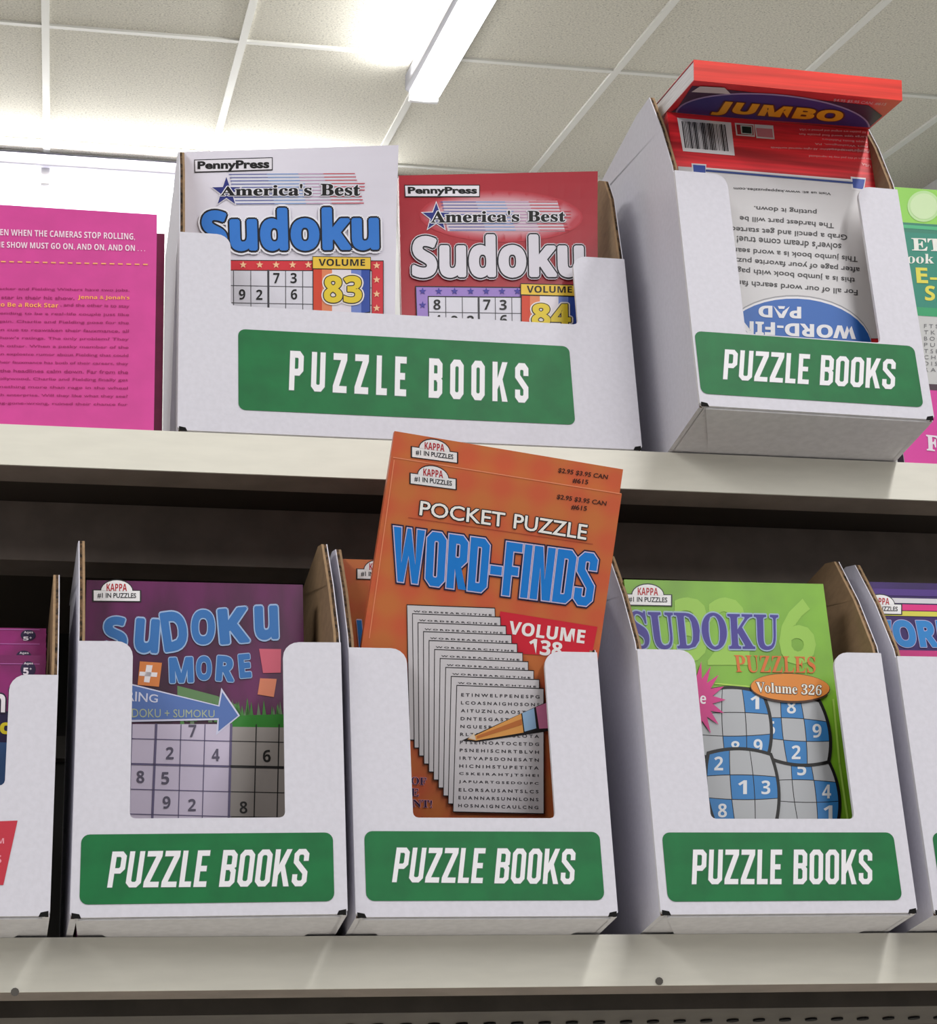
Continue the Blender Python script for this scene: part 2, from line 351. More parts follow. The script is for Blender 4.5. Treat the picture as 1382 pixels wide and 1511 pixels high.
area('lamp_or_added_light', (0, -.06, -.12), (math.radians(-30), 0, 0), 2.4, .05, WALL_POWER, wl)
area('lamp_or_added_light', (0, -.13, -.03), (math.radians(-150), 0, 0), 2.4, .05, WALL_POWER*1.2, wl)

# ================================================================== THE RACK
XA, XB = -.75, .75
rack = thing('shelving_rack', RACK, 'cream metal shelving rack leaning back, holding all the puzzle book boxes', 'shelf')
def shelf(zt, zb, label, beam=True):
    b = MB(); I = Matrix.Identity(4)
    b.box((XA, 0, zt-.004), (XB, .34, zt), {'*': STEEL, '-z': mat('shelf_underside_shade', (70, 62, 56), .7)}); b.box((XA, 0, zb), (XB, .0012, zt-.004), STEEL)  # cream board's underside coloured dark to stand for the shade there
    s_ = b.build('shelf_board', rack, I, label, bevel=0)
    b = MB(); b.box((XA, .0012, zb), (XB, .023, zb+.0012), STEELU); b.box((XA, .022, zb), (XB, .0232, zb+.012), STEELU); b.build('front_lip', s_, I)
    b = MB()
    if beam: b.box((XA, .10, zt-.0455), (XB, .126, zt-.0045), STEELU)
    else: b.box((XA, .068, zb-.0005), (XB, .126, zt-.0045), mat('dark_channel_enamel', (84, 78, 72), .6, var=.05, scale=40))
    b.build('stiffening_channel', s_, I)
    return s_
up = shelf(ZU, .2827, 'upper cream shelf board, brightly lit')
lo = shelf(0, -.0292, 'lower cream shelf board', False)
hb = MB(); hb.cyl((0, 0, 0), (0, 0, 1), .0038, .0012, SLOT, 12); hme = hb.mesh('punched_hole')
for i in range(40):
    share('punched_hole', hme, lo, Matrix.Translation((-.327+.0171*i, .103, -.0308)))
b = MB(); b.cyl((0, 0, 0), (0, -1, 0), .0022, .0009, mat('rivet_grey', (92, 88, 84), .6), 10); rme = b.mesh('rivet')
for px, py in ((22, 1464), (972, 1448)):
    u, v = on_face(RACK, px, py); share('rivet', rme, lo, Matrix.Translation((u, 0, v)))
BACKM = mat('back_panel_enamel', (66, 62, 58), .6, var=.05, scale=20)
I4 = Matrix.Identity(4)
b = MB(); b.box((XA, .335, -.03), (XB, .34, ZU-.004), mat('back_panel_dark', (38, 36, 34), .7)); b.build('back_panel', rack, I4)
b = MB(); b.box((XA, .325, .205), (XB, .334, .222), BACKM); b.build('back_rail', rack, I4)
for sgn in (XA-.03, XB):
    b = MB(); b.box((sgn, .3, -1.2), (sgn+.03, .36, .34), STEEL); b.build('upright', rack, I4)
b = MB(); b.box((XA, .0, -.42), (XB, .34, -.39), STEEL); b.build('shelf_board', rack, I4, 'lowest shelf board below the picture')

# ================================================================== CARDBOARD DISPLAY BOXES
def arc(cx, cy, r, a0, a1, n=5): return [(cx+r*math.cos(math.radians(a0+(a1-a0)*i/n)), cy+r*math.sin(math.radians(a0+(a1-a0)*i/n))) for i in range(n+1)]
TH = .0028
TS = .0036
def display_box(M, w, h, win, label, prof, depth=.17, group=None, skew=(0, 0)):
    """win=(x0, x1, z) cut-out of the front panel; prof=[(depth, z)...] top line of the side walls, front to back"""
    t = thing('display_box', M, label, 'box', group)
    x0, x1, zw = win; r = .009; rb = .003
    out = [(0.0025, 0), (w-.0025, 0), (w, .002), (w, h)]
    if x1 < w-.004: out += [(w, h)]*0 + arc(x1+r, h-r, r, 90, 180) + [(x1, zw+rb)] + arc(x1-rb, zw+rb, rb, 0, -90, 3)[1:]
    out += arc(x0+rb, zw+rb, rb, -90, -180, 3) + arc(x0-r, h-r, r, 0, 90)
    out += [(0, h), (0, .002)]
    b = MB(); b.prism(out, lambda u, v, s: (u, s, v), TH, CARD, KRAFT, CARDU); b.build('front_panel', t, I4, bevel=0)
    pr = [(TH, 0), (depth, 0), (depth, prof[-1][1])]+[(max(TH, a), z) for a, z in reversed(prof)]
    b = MB(); b.prism(pr, lambda u, v, s: (s+skew[0]*u, u, v), TS, CARD, KRAFT, LAYERS); b.build('side_panel', t, I4)
    b = MB(); b.prism(pr, lambda u, v, s: (w-s+skew[1]*u, u, v), TS, CARD, KRAFT, LAYERS); b.build('side_panel', t, I4)
    b = MB(); b.box((TS+skew[0]*depth, depth-TH, TH), (w-TS+skew[1]*depth, depth, prof[-1][1]*.55), {'*': KRAFT, '+y': CARD}); b.build('back_panel', t, I4)
    b = MB(); b.box((TH, TH, 0), (w-TH, depth-TH, TH), {'*': KRAFT, '-z': CARDU}); b.build('bottom_panel', t, I4)
    b = MB(); b.prism([(.004, .002), (w-.004, .002), (w-.022, .05), (.022, .05)], lambda u, v, s: (u, v, -.0012+s), .0011, CARDU, CARDU, CARDU); b.build('bottom_flap', t, I4)
    for x in (.0008, w-.0008):
        b = MB(); s_ = 1 if x < w/2 else -1
        b.prism([(x, -.0004), (x+s_*.005, -.0004), (x+s_*.004, .0018), (x, .0026)], lambda u, v, s: (u, -.0002+s, v), .0006, SLOT, SLOT, SLOT); b.build('corner_slot', t, I4)
    return t
GRN = (30, 128, 80)
def green_label(t, M, quad, tq, r=.008, th=.15, wide=0):
    """quad: label corners in the photo (TL, TR, BR, BL); tq: lettering corners"""
    P = Print(M); TL, TR, BR, BL = [P.uv(p) for p in quad]
    x0 = (TL[0]+BL[0])/2; x1 = (TR[0]+BR[0])/2; z0 = (BL[1]+BR[1])/2; z1 = (TL[1]+TR[1])/2; r = .0045
    P.add(arc(x1-r, z0+r, r, -90, 0)+arc(x1-r, z1-r, r, 0, 90)+arc(x0+r, z1-r, r, 90, 180)+arc(x0+r, z0+r, r, 180, 270), mat('green_label_print', (8, 104, 54), .5, var=.05, scale=50), 1)
    kw = dict(cw=.34, gap=.085) if not wide else dict(cw=.33, gap=.27)
    P.block('PUZZLE BOOKS' if not wide else 'PUZZLE BOOKS', tq, (228, 226, 232), th=th, L=2, outs=(((58, 110, 84), .02),), slant=0, **kw)
    P.build('green_label', t, 'green label lettered PUZZLE BOOKS')
PROF = [(0, .157), (.004, .163), (.022, .2), (.045, .236), (.06, .241), (.17, .245)]
BOXG = None
DZ = .0013
ML = local(-.2207, -.039, DZ, -2.69)
bL = display_box(ML, .1463, .1555, (.0300, .1135, .0535), 'white cardboard box of purple sudoku books, left end of lower shelf row', PROF, .15, skew=(-.075, -.05))
green_label(bL, ML, ((120, 1231), (491, 1229), (493, 1328), (117, 1337)), ((166, 1257), (457, 1253), (451, 1308), (158, 1310)))
MC = local(-.0691, -.0384, DZ, -.34)
bC = display_box(MC, .1464, .1555, (.0335, .1145, .0555), 'white cardboard box holding the tilted orange word-find books', PROF, .16)
green_label(bC, MC, ((537, 1223), (885, 1231), (891, 1331), (540, 1327)), ((585, 1251), (849, 1253), (846, 1305), (578, 1302)))
MR = local(.1011, -.0418, DZ, -1.0)
bR = display_box(MR, .1509, .1572, (.0345, .1205, .0548), 'white cardboard box of green sudoku books, lower shelf right', PROF, .16)
green_label(bR, MR, ((975, 1229), (1317, 1228), (1331, 1329), (986, 1330)), ((1022, 1254), (1286, 1254), (1286, 1305), (1020, 1305)))
MW = local(-.1648, .0005, ZU+DZ, 0)
PW = [(0, .142), (.003, .146), (.009, .195), (.018, .215), (.03, .2235), (.06, .2255), (.17, .2255)]
bW = display_box(MW, .2942, .1418, (.0325, .2585, .0895), 'double-width white cardboard box of two sudoku books on upper shelf', PW, .17)
green_label(bW, MW, ((351, 484), (841, 513), (847, 629), (352, 603)), ((428, 518), (779, 537), (779, 595), (426, 576)), th=.17, wide=1)
MU = local(.1485, -.0629, ZU+DZ, 1.54)
PU = [(0, .171), (.004, .178), (.016, .215), (.032, .2515), (.06, .2565), (.2, .262)]
def mkU():
    return display_box(MU, .1553, .1715, (.0355, .1265, .0530), 'white cardboard box jutting over upper shelf edge with red jumbo pads', PU, .19)
bU = mkU()
green_label(bU, MU, ((1026, 490), (1350, 510), (1360, 602), (1032, 580)), ((1069, 516), (1321, 531), (1319, 575), (1066, 560)))
# partly seen neighbours
MLL = local(-.3660, -.0400, DZ, -1.5)
PLL = [(0, .137), (.01, .155), (.03, .19), (.05, .214), (.15, .22)]
bLL = display_box(MLL, .1350, .1335, (.0250, .1090, .0705), 'white cardboard box with red label, cut off at the left picture edge', PLL, .15, skew=(0, -.05))
P = Print(MLL); P.poly([(-60, 1214), (26, 1211), (5, 1306), (-90, 1308)], (186, 44, 62), 1)
P.text(bb('YOUR TEAM'), ((-66, 1237), (6, 1237), (6, 1245), (-68, 1245)), (222, 150, 164), 2); P.text(bb('GOALS'), ((-60, 1262), (2, 1262), (2, 1274), (-62, 1274)), (222, 150, 164), 2)
P.build('red_label', bLL, 'red slanted printed label')
MLR = local(.2640, -.0400, DZ, -1.0)
bLR = display_box(MLR, .1509, .1572, (.0345, .1205, .0548), 'white cardboard box of striped word books, cut off at the right picture edge', PROF, .16)
green_label(bLR, MLR, ((1378, 1229), (1720, 1228), (1734, 1329), (1385, 1330)), ((1425, 1254), (1690, 1254), (1690, 1305), (1423, 1305)))

# ================================================================== BOOKS
def book(M, w, h, t, label, cover_mat, name='puzzle_book', spine=None, group=None, back=None, bend=None):
    o = thing(name, M, label, 'book', group)
    b = MB(); c = .0004; sp = spine or cover_mat
    b.box((0, 0, 0), (w, c, h), cover_mat); b.box((0, t-c, 0), (w, t, h), back or cover_mat)
    b.box((0, c, 0), (c, t-c, h), sp); b.build('cover', o, I4)
    b = MB(); b.box((c, c, .001), (w-.001, t-c, h-.0008), PAGES); b.build('page_block', o, I4)
    if bend:
        for ch in o.children: bend_mesh(ch, bend)
    return o
def stand(TL, M0, w, h, lean):
    """matrix of a book w by h on the face M0 whose top left corner lies at the point TL and which leans to the right by lean degrees"""
    a = on_face(M0, *TL)
    return M0 @ Matrix.Translation((a[0], 0, a[1])) @ Matrix.Rotation(math.radians(lean), 4, 'Y') @ Matrix.Translation((0, 0, -h))
def dark(c, k): return tuple(int(v*k) for v in c)

# ---- orange pocket puzzle books (front, behind, and one left inside the box)
def orange_mat():
    m_ = mat('orange_cover', (216, 112, 60), .4, spec=.4); nt = m_.node_tree; bs = nt.nodes['Principled BSDF']
    tc = nt.nodes.new('ShaderNodeTexCoord'); w1 = nt.nodes.new('ShaderNodeTexWave'); w2 = nt.nodes.new('ShaderNodeTexWave')
    w1.bands_direction = 'X'; w2.bands_direction = 'Z'
    for w_ in (w1, w2):
        w_.inputs['Scale'].default_value = 14; w_.inputs['Distortion'].default_value = 0; nt.links.new(tc.outputs['Object'], w_.inputs['Vector'])
    mx = nt.nodes.new('ShaderNodeMath'); mx.operation = 'ADD'; nt.links.new(w1.outputs['Fac'], mx.inputs[0]); nt.links.new(w2.outputs['Fac'], mx.inputs[1])
    r = nt.nodes.new('ShaderNodeValToRGB'); nt.links.new(mx.outputs[0], r.inputs[0]); e = r.color_ramp.elements
    mx2 = nt.nodes.new('ShaderNodeMath'); mx2.operation = 'MULTIPLY'; mx2.inputs[1].default_value = .5
    nt.links.new(mx.outputs[0], mx2.inputs[0]); nt.links.new(mx2.outputs[0], r.inputs[0])
    e[0].position = .1; e[1].position = .85; e[0].color = lin((202, 94, 60)); e[1].color = lin((198, 112, 60)); nt.links.new(r.outputs[0], bs.inputs['Base Color'])
    return m_
ORG = orange_mat()
def orange_head(P, g, slope, badge=True):
    if badge: logo(P, g(457, 258), 66, 2, slope)
    P.text('$2.95 $3.95 CAN', (g(985, 315), g(1195, 345), g(1190, 367), g(980, 337)), (60, 30, 22), 2, off=.02)
    P.text('#615', (g(1045, 357), g(1112, 366), g(1108, 388), g(1042, 380)), (60, 30, 22), 2, off=.02)
def orange_print(o, M):
    P = Print(M); g = crop(480, 620, .34732); h = crop(480, 880, .34732)
    orange_head(P, g, .13)
    P.line([g(288, 158), g(1255, 313)], 1.5, (228, 140, 104), 1); P.line([g(292, 170), g(186, 925)], 1.6, (228, 136, 98), 1)  # highlights painted along the cover's top and left edges
    P.text('POCKET', (g(404, 342), g(764, 394), g(760, 456), g(398, 404)), (240, 238, 236), 3, off=.012, outs=(((20, 16, 18), .045),))
    P.text('PUZZLE', (g(803, 398), g(1114, 446), g(1106, 510), g(797, 460)), (240, 238, 236), 3, off=.012, outs=(((20, 16, 18), .045),))
    P.line([g(352, 414), g(1135, 527)], .8, (150, 60, 44), 2)
    P.block('WORD-FINDS', (g(290, 452), g(1160, 570), g(1128, 792), g(284, 682)), (20, 122, 210), th=.16, L=3, outs=(((206, 190, 222), .022), ((22, 22, 60), .05)), cw=.29, gap=.05)
    # red volume flag
    P.poly([g(742, 812), g(1155, 878), g(1128, 1012), g(722, 985)], (206, 36, 56), 2)
    P.text(bb('VOLUME'), (g(783, 852), g(1105, 892), g(1098, 950), g(775, 908)), (240, 236, 238), 3, off=.012)
    P.text(bb('138'), (g(866, 925), g(1008, 946), g(1003, 1010), g(860, 990)), (240, 236, 238), 3, off=.012)
    # nine overlapping puzzle sheets
    n = 10
    for i in range(n):
        L = 4+i*2; a = i/(n-1)
        tl = (347+a*(557-347), 38+a*(380-38)); w_ = 370; hgt = 560-a*20
        tr = (tl[0]+w_+(0 if i < 9 else -5), tl[1]+14+(0)); bl = (358+a*(541-358), 608+a*(912-608)); br = (bl[0]+382, bl[1]+8)
        P.poly([h(tl[0]-3, tl[1]-4), h(tr[0]+3, tr[1]-4), h(br[0]+3, br[1]+4), h(bl[0]-3, bl[1]+4)], (26, 24, 28), L)
        P.poly([h(*tl), h(*tr), h(*br), h(*bl)], (208, 204, 210), L+1)
        if i < n-1:
            P.text('W O R D S E A R C H T I N E', (h(tl[0]+26, tl[1]+22), h(tr[0]-12, tr[1]+24), h(tr[0]-12, tr[1]+31), h(tl[0]+26, tl[1]+29)), (40, 38, 44), L+2, off=.03)
    rows = ['ETINWELFPENESPG', 'LCOASNAIGHOSONS', 'AITUZNLOAOSTNSI', 'DNTESGASTNEOPSI', 'NGUESRLINSTEARO', 'RLTESNEPINSLOTA', 'PTSEINOATOCETDG', 'PSNEHISCNRTBLVH', 'IRTVAPSDONESATN', 'HICNIHSTUPETITA', 'CSKEIRAHTJTSHEI', 'JAPUARTGSEDOUPC', 'ELORSAUSANTSLCS', 'EUANNARSUNNLONS', 'HOSNAIGNCAULCNG']
    L = 4+2*n
    for k, rw in enumerate(rows):
        y = 411+k*33.5; P.text(' '.join(rw), (h(574-k*.9, y), h(906-k*.4, y+9), h(906-k*.4, y+23), h(574-k*.9, y+14)), (58, 55, 62), L, off=.025)
    # pencil
    P.poly([h(576, 612), h(920, 455), h(1010, 420), h(1010, 560), h(880, 582), h(640, 618)], (24, 20, 22), L+1)
    P.poly([h(600, 606), h(828, 498), h(838, 578), h(636, 612)], (226, 160, 88), L+2)
    P.poly([h(640, 592), h(830, 520), h(832, 545), h(640, 604)], (190, 112, 60), L+3)
    P.poly([h(604, 602), h(628, 578), h(636, 610)], (222, 206, 190), L+4)
    P.poly([h(832, 496), h(882, 474), h(892, 560), h(842, 574)], (150, 184, 220), L+3)
    P.poly([h(890, 470), h(1004, 424), h(1004, 556), h(904, 562)], (206, 118, 160), L+3)
    for i, (tx, y) in enumerate((('MORE OF', 770), ('THE', 818), ('CONTENT!', 866))):
        w_ = (230, 110, 270)[i]; xr = (428, 396, 452)[i]
        P.text(sb(tx), (h(xr-w_, y-12), h(xr, y), h(xr, y+32), h(xr-w_, y+20)), (54, 30, 70), 3, outs=(((230, 170, 190), .03),))
    P.text('www.kappapuzzles.com', (h(300, 930), h(720, 956), h(720, 976), h(300, 950)), (60, 26, 20), 3)
    P.build('cover_print', o)
PITCH = 20
M0 = local(0, -.0300, .157, -4, PITCH, 0)
w1 = w2 = .1385
Mo1 = stand((577, 672), M0, w1, .2095, 8.9)
o1 = book(Mo1, w1, .2095, .008, 'front orange pocket word-finds book, volume 138, tilted in its box', ORG)
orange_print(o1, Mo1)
M0b = M0 @ Matrix.Translation((0, .0092, 0))
Mo2 = stand((582, 636), M0b, w2, .2095, 8.9)
o2 = book(Mo2, w2, .2095, .008, 'orange word-finds book directly behind the front one, peeking above it', ORG)
P = Print(Mo2); gg = crop(480, 620, .34732)
def up_(x, y): a, b_ = gg(x, y); return (a+2, b_-39)
logo(P, up_(457, 258), 66, 2, .13); P.build('badge_print', o2)
P = Print(Mo2); orange_head(P, up_, .13, False); P.build('price_print', o2)
Mo3 = local(-.0645, .024, .0042, -.3)
o3 = book(Mo3, .135, .2345, .012, 'orange word-finds book standing upright deep inside the middle box', ORG)
P = Print(Mo3); f3 = crop(480, 620, .34732); logo(P, f3(225, 655), 62, 2, .03); P.build('badge_print', o3)
P = Print(Mo3)
P.text(bb('WORD-FINDS'), (f3(132, 848), f3(1000, 872), f3(1000, 1080), f3(128, 1060)), (20, 122, 210), 3, outs=(((206, 190, 222), .02),))
P.build('title_print', o3)

# ---- purple sudoku + more book
PUR = mat('purple_cover', (72, 17, 62), .35, var=.35, scale=34, spec=.4, stretch=(1, 1, .35), coat=.1)
Mp = local(-.2165, .0165, .0042, -1.0)
pb = book(Mp, .1285, .2125, .013, 'purple sudoku and more book in the left box, blue letters', PUR)
P = Print(Mp); p = crop(140, 860, .21708); fL = crop(80, 780, .33285)
logo(P, fL(277, 297), 68, 2, .01)
BL_ = (44, 106, 174)
sil = (150, 176, 214)
def wonky(ch, x0, y0, x1, y1, rot, L=3):
    cx, cy = (x0+x1)/2, (y0+y1)/2; t = math.radians(rot)
    qd = [(cx+(x-cx)*math.cos(t)-(y-cy)*math.sin(t), cy+(x-cx)*math.sin(t)+(y-cy)*math.cos(t)) for x, y in ((x0, y0), (x1, y0), (x1, y1), (x0, y1))]
    P.text(bb(ch), [p(*c_) for c_ in qd], BL_, L, bold=.03, outs=((sil, .03),))
for a in (('S', 62, 232, 215, 470, -4), ('u', 272, 246, 435, 480, 4), ('D', 455, 195, 625, 465, -8), ('O', 655, 185, 815, 422, 0), ('K', 840, 172, 1045, 415, -5), ('u', 1085, 158, 1245, 390, -2),
          ('M', 505, 508, 668, 682, -2), ('O', 688, 500, 792, 664, 0), ('R', 825, 500, 950, 672, 4), ('E', 978, 486, 1058, 648, -5)): wonky(*a)
P.poly([p(305, 535), p(455, 545), p(435, 708), p(290, 695)], (206, 120, 60), 2)
P.poly([p(350, 560), p(392, 563), p(370, 680), p(332, 676)], (226, 220, 226), 3); P.poly([p(305, 605), p(425, 612), p(420, 642), p(300, 633)], (226, 220, 226), 3)
P.poly([p(1115, 450), p(1265, 452), p(1262, 612), p(1142, 615)], (196, 88, 110), 2); P.poly([p(1122, 650), p(1235, 655), p(1215, 778), p(1105, 760)], (206, 122, 92), 2)
P.poly([p(560, 700), p(830, 770), p(960, 830), p(990, 900), p(560, 900)], (92, 128, 84), 1)
for k in range(46):
    x = 560+random.random()*700; yb = 905+random.random()*70; P.poly([p(x, yb), p(x+12, yb-90-40*random.random()), p(x+30, yb)], random.choice([(78, 130, 66), (98, 118, 92), (60, 124, 52)]), 2)
P.poly([p(940, 905), p(1290, 895), p(1300, 1000), p(930, 990)], (34, 120, 30), 3)
P.poly([p(-110, 600), p(838, 835), p(858, 715), p(985, 905), p(822, 1038), p(832, 935), p(-110, 955)], (206, 206, 232), 4)
P.poly([p(-110, 612), p(846, 844), p(864, 745), p(972, 905), p(838, 1012), p(842, 922), p(-110, 940)], (82, 112, 178), 5)
P.text('FEATURING', (p(-60, 690), p(430, 765), p(425, 818), p(-60, 790)), (206, 208, 232), 6, off=.01)
P.text('KAKURO SUDOKU + SUMOKU', (p(-140, 850), p(812, 868), p(812, 918), p(-140, 918)), (170, 180, 150), 6, off=.0)
# grid; the cover's sheen is mixed into its lilac
sq = crop(80, 780, .33285)
P.poly([sq(90, 868), sq(790, 868), sq(790, 1480), sq(80, 1480)], (198, 188, 212), 3); P.poly([sq(780, 880), sq(1078, 884), sq(1078, 1480), sq(780, 1480)], (148, 142, 140), 4)
for x0, x1, wd_ in ((452, 434, 3.6), (562, 552, 1.3), (668, 658, 1.3), (784, 776, 3.6), (895, 888, 1.6), (996, 990, 1.6), (345, 335, 1.3), (238, 228, 1.3)):
    P.line([sq(x0, 870), sq(x1-8, 1480)], wd_, (92, 84, 120) if x0 < 800 else (24, 22, 26), 5)
for y, wd_ in ((938, 1.3), (1050, 3), (1162, 1.3), (1272, 1.3), (1385, 3)):
    P.line([sq(90, y-12), sq(784, y+6)], wd_, (92, 84, 120), 5); P.line([sq(784, y+6), sq(1070, y+12)], wd_ if y != 1050 else 4, (24, 22, 26), 5)
def dig(P, f, ch, cx, cy, w_, h_, rgb, L=6, off=0, fn=bb, outs=()):
    P.text(fn(ch), (f(cx-w_/2, cy-h_/2), f(cx+w_/2, cy-h_/2), f(cx+w_/2, cy+h_/2), f(cx-w_/2, cy+h_/2)), rgb, L, off, outs)
for ch, x, y, c_ in (('7', 612, 898, 0), ('2', 512, 997, 0), ('4', 715, 1005, 0), ('6', 941, 1010, 1), ('8', 382, 1102, 0), ('5', 492, 1108, 0), ('9', 498, 1215, 0), ('2', 610, 1227, 0), ('8', 838, 1238, 1), ('3', 290, 1215, 0)):
    dig(P, sq, ch, x, y, 34, 54, (84, 78, 100) if not c_ else (14, 12, 14))
P.build('cover_print', pb)

# ---- green sudoku book
GRC = mat('lime_green_cover', (114, 166, 36), .4, var=.1, scale=20, spec=.4)
Mg = local(.1050, -.0150, .0042, -1.0)
gb = book(Mg, .1275, .2098, .013, 'lime green sudoku puzzles book, volume 326, in the right box', GRC)
P = Print(Mg); i1 = crop(880, 800, .36324)
logo(P, i1(207, 234), 68, 3, .02)
for ch, x0, y0, x1, y1 in (('3', 310, 225, 450, 490), ('2', 450, 225, 620, 500), ('6', 740, 230, 890, 500)):
    P.text(ch, q4(i1, x0, y0, x1, y1), (146, 190, 78), 1, off=.03)
P.text(sb('SUDOKU'), (i1(128, 280), i1(736, 294), i1(738, 440), i1(150, 436)), (62, 52, 140), 3, off=.012, outs=(((150, 170, 196), .03),))
P.text(sb('PUZZLES'), (i1(556, 458), i1(888, 466), i1(888, 534), i1(566, 530)), (206, 104, 44), 3)
P.line([i1(480, 575), i1(650, 590)], 2, (170, 206, 84), 2)
P.line([i1(960, 640), i1(985, 900), i1(1022, 1150)], 3, (156, 196, 84), 2)
blk = (14, 12, 16); cell = (172, 174, 180); cb = (48, 120, 184)
def sub(c0, c1, c2, c3, blues, digits, L, bulge):
    """3x3 block with curved edges; corners TL,TR,BR,BL in crop units"""
    def bil(a, b):
        x = (c0[0]*(1-a)+c1[0]*a)*(1-b)+(c3[0]*(1-a)+c2[0]*a)*b; y = (c0[1]*(1-a)+c1[1]*a)*(1-b)+(c3[1]*(1-a)+c2[1]*a)*b
        x += bulge*(b-.5)*0+bulge*4*b*(1-b)*(a*2-1); y += bulge*4*a*(1-a)*(b*2-1); return x, y
    N = 12; edge = [bil(i/N, 0) for i in range(N)]+[bil(1, i/N) for i in range(N)]+[bil(1-i/N, 1) for i in range(N)]+[bil(0, 1-i/N) for i in range(N)]
    cx = sum(e[0] for e in edge)/len(edge); cy = sum(e[1] for e in edge)/len(edge)
    P.poly([i1(cx+(x-cx)*1.08, cy+(y-cy)*1.08) for x, y in edge], blk, L)
    for r_ in range(3):
        for c_ in range(3):
            a0, a1, b0, b1 = c_/3+.006, (c_+1)/3-.006, r_/3+.006, (r_+1)/3-.006; pts = []
            K = 4
            pts = [bil(a0+(a1-a0)*k/K, b0) for k in range(K)]+[bil(a1, b0+(b1-b0)*k/K) for k in range(K)]+[bil(a1-(a1-a0)*k/K, b1) for k in range(K)]+[bil(a0, b1-(b1-b0)*k/K) for k in range(K)]
            P.poly([i1(*q) for q in pts], cb if (r_, c_) in blues else cell, L+1)
            if (r_, c_) in digits:
                x, y = bil((a0+a1)/2, (b0+b1)/2); dig(P, i1, digits[(r_, c_)], x, y, 36, 56, (216, 218, 224), L+2)
P.poly([i1(440, 1000), i1(960, 1000), i1(995, 1180), i1(450, 1180)], (52, 32, 100), 2)
sub((428, 618), (668, 622), (690, 862), (436, 868), {(0, 2), (2, 1), (2, 2)}, {(0, 2): '1', (2, 1): '8', (2, 2): '9'}, 9, 22)
sub((668, 640), (900, 652), (935, 890), (690, 870), {(0, 1), (1, 0), (1, 2), (2, 1)}, {(0, 1): '8', (1, 0): '5', (1, 2): '9', (2, 1): '2'}, 6, 22)
sub((712, 890), (940, 900), (975, 1130), (740, 1130), {(0, 1), (1, 2), (2, 2)}, {(0, 1): '5', (1, 2): '4', (2, 2): '1'}, 3, 20)
sub((455, 865), (700, 870), (722, 1130), (478, 1130), {(0, 0), (1, 1), (1, 2), (2, 0)}, {(0, 0): '2', (1, 1): '1', (1, 2): '3', (2, 0): '8'}, 12, 20)
P.ell(i1(782, 597), 59, 22, (60, 30, 16), 15, tilt=2); P.ell(i1(782, 594), 58, 20, (214, 130, 48), 16, tilt=2)
P.text(sb('Volume 326'), (i1(642, 570), i1(910, 586), i1(908, 628), i1(645, 614)), (232, 226, 216), 17, outs=(((60, 40, 30), .04),))
st = i1(400, 645); ptsb = []
for k in range(36):
    a = math.pi*2*k/36; r_ = 46 if k % 2 == 0 else 26; ptsb.append((st[0]+r_*math.cos(a)*.95, st[1]+r_*1.25*math.sin(a)))
for k in range(36):
    P.poly([st, ptsb[k], ptsb[(k+1) % 36]], (198, 50, 128), 18)
P.text('Brain', (i1(300, 585), i1(395, 585), i1(395, 615), i1(300, 615)), (230, 220, 230), 19); dig(P, i1, 'e', 428, 645, 24, 34, (236, 226, 236), 19); dig(P, i1, 'R', 392, 645, 30, 40, (236, 226, 236), 19)
P.build('cover_print', gb)

# ---- America's Best Sudoku, two volumes
def best_mat(name, rgb): return mat(name, rgb, .38, var=.02, scale=12, spec=.4)
M0 = local(-.163, .0280, ZU+.1, 0); h83 = .216; w83 = .1425
g83 = lambda x, z: -.030*max(0, x)/w83*(max(0, z)/h83)**2
M83 = stand((266, 224), M0, w83, h83, 1.3)
WHC = best_mat('white_cover', (222, 218, 232))
b83 = book(M83, w83, .216, .006, 'white sudoku book, volume 83, blue lettering, left in the double box', WHC, bend=g83)
RDC = best_mat('red_cover', (164, 44, 56))
M0 = local(-.017, .0250, ZU+.1, 1); w84 = .1325; h84 = .206
g84 = lambda x, z: -.027*max(0, x)/w84*(max(0, z)/h84)**2
M84 = stand((588, 259), M0, w84, h84, 1.0)
b84 = book(M84, w84, .206, .006, 'red sudoku book, volume 84, white lettering, right in the double box', RDC, bend=g84)
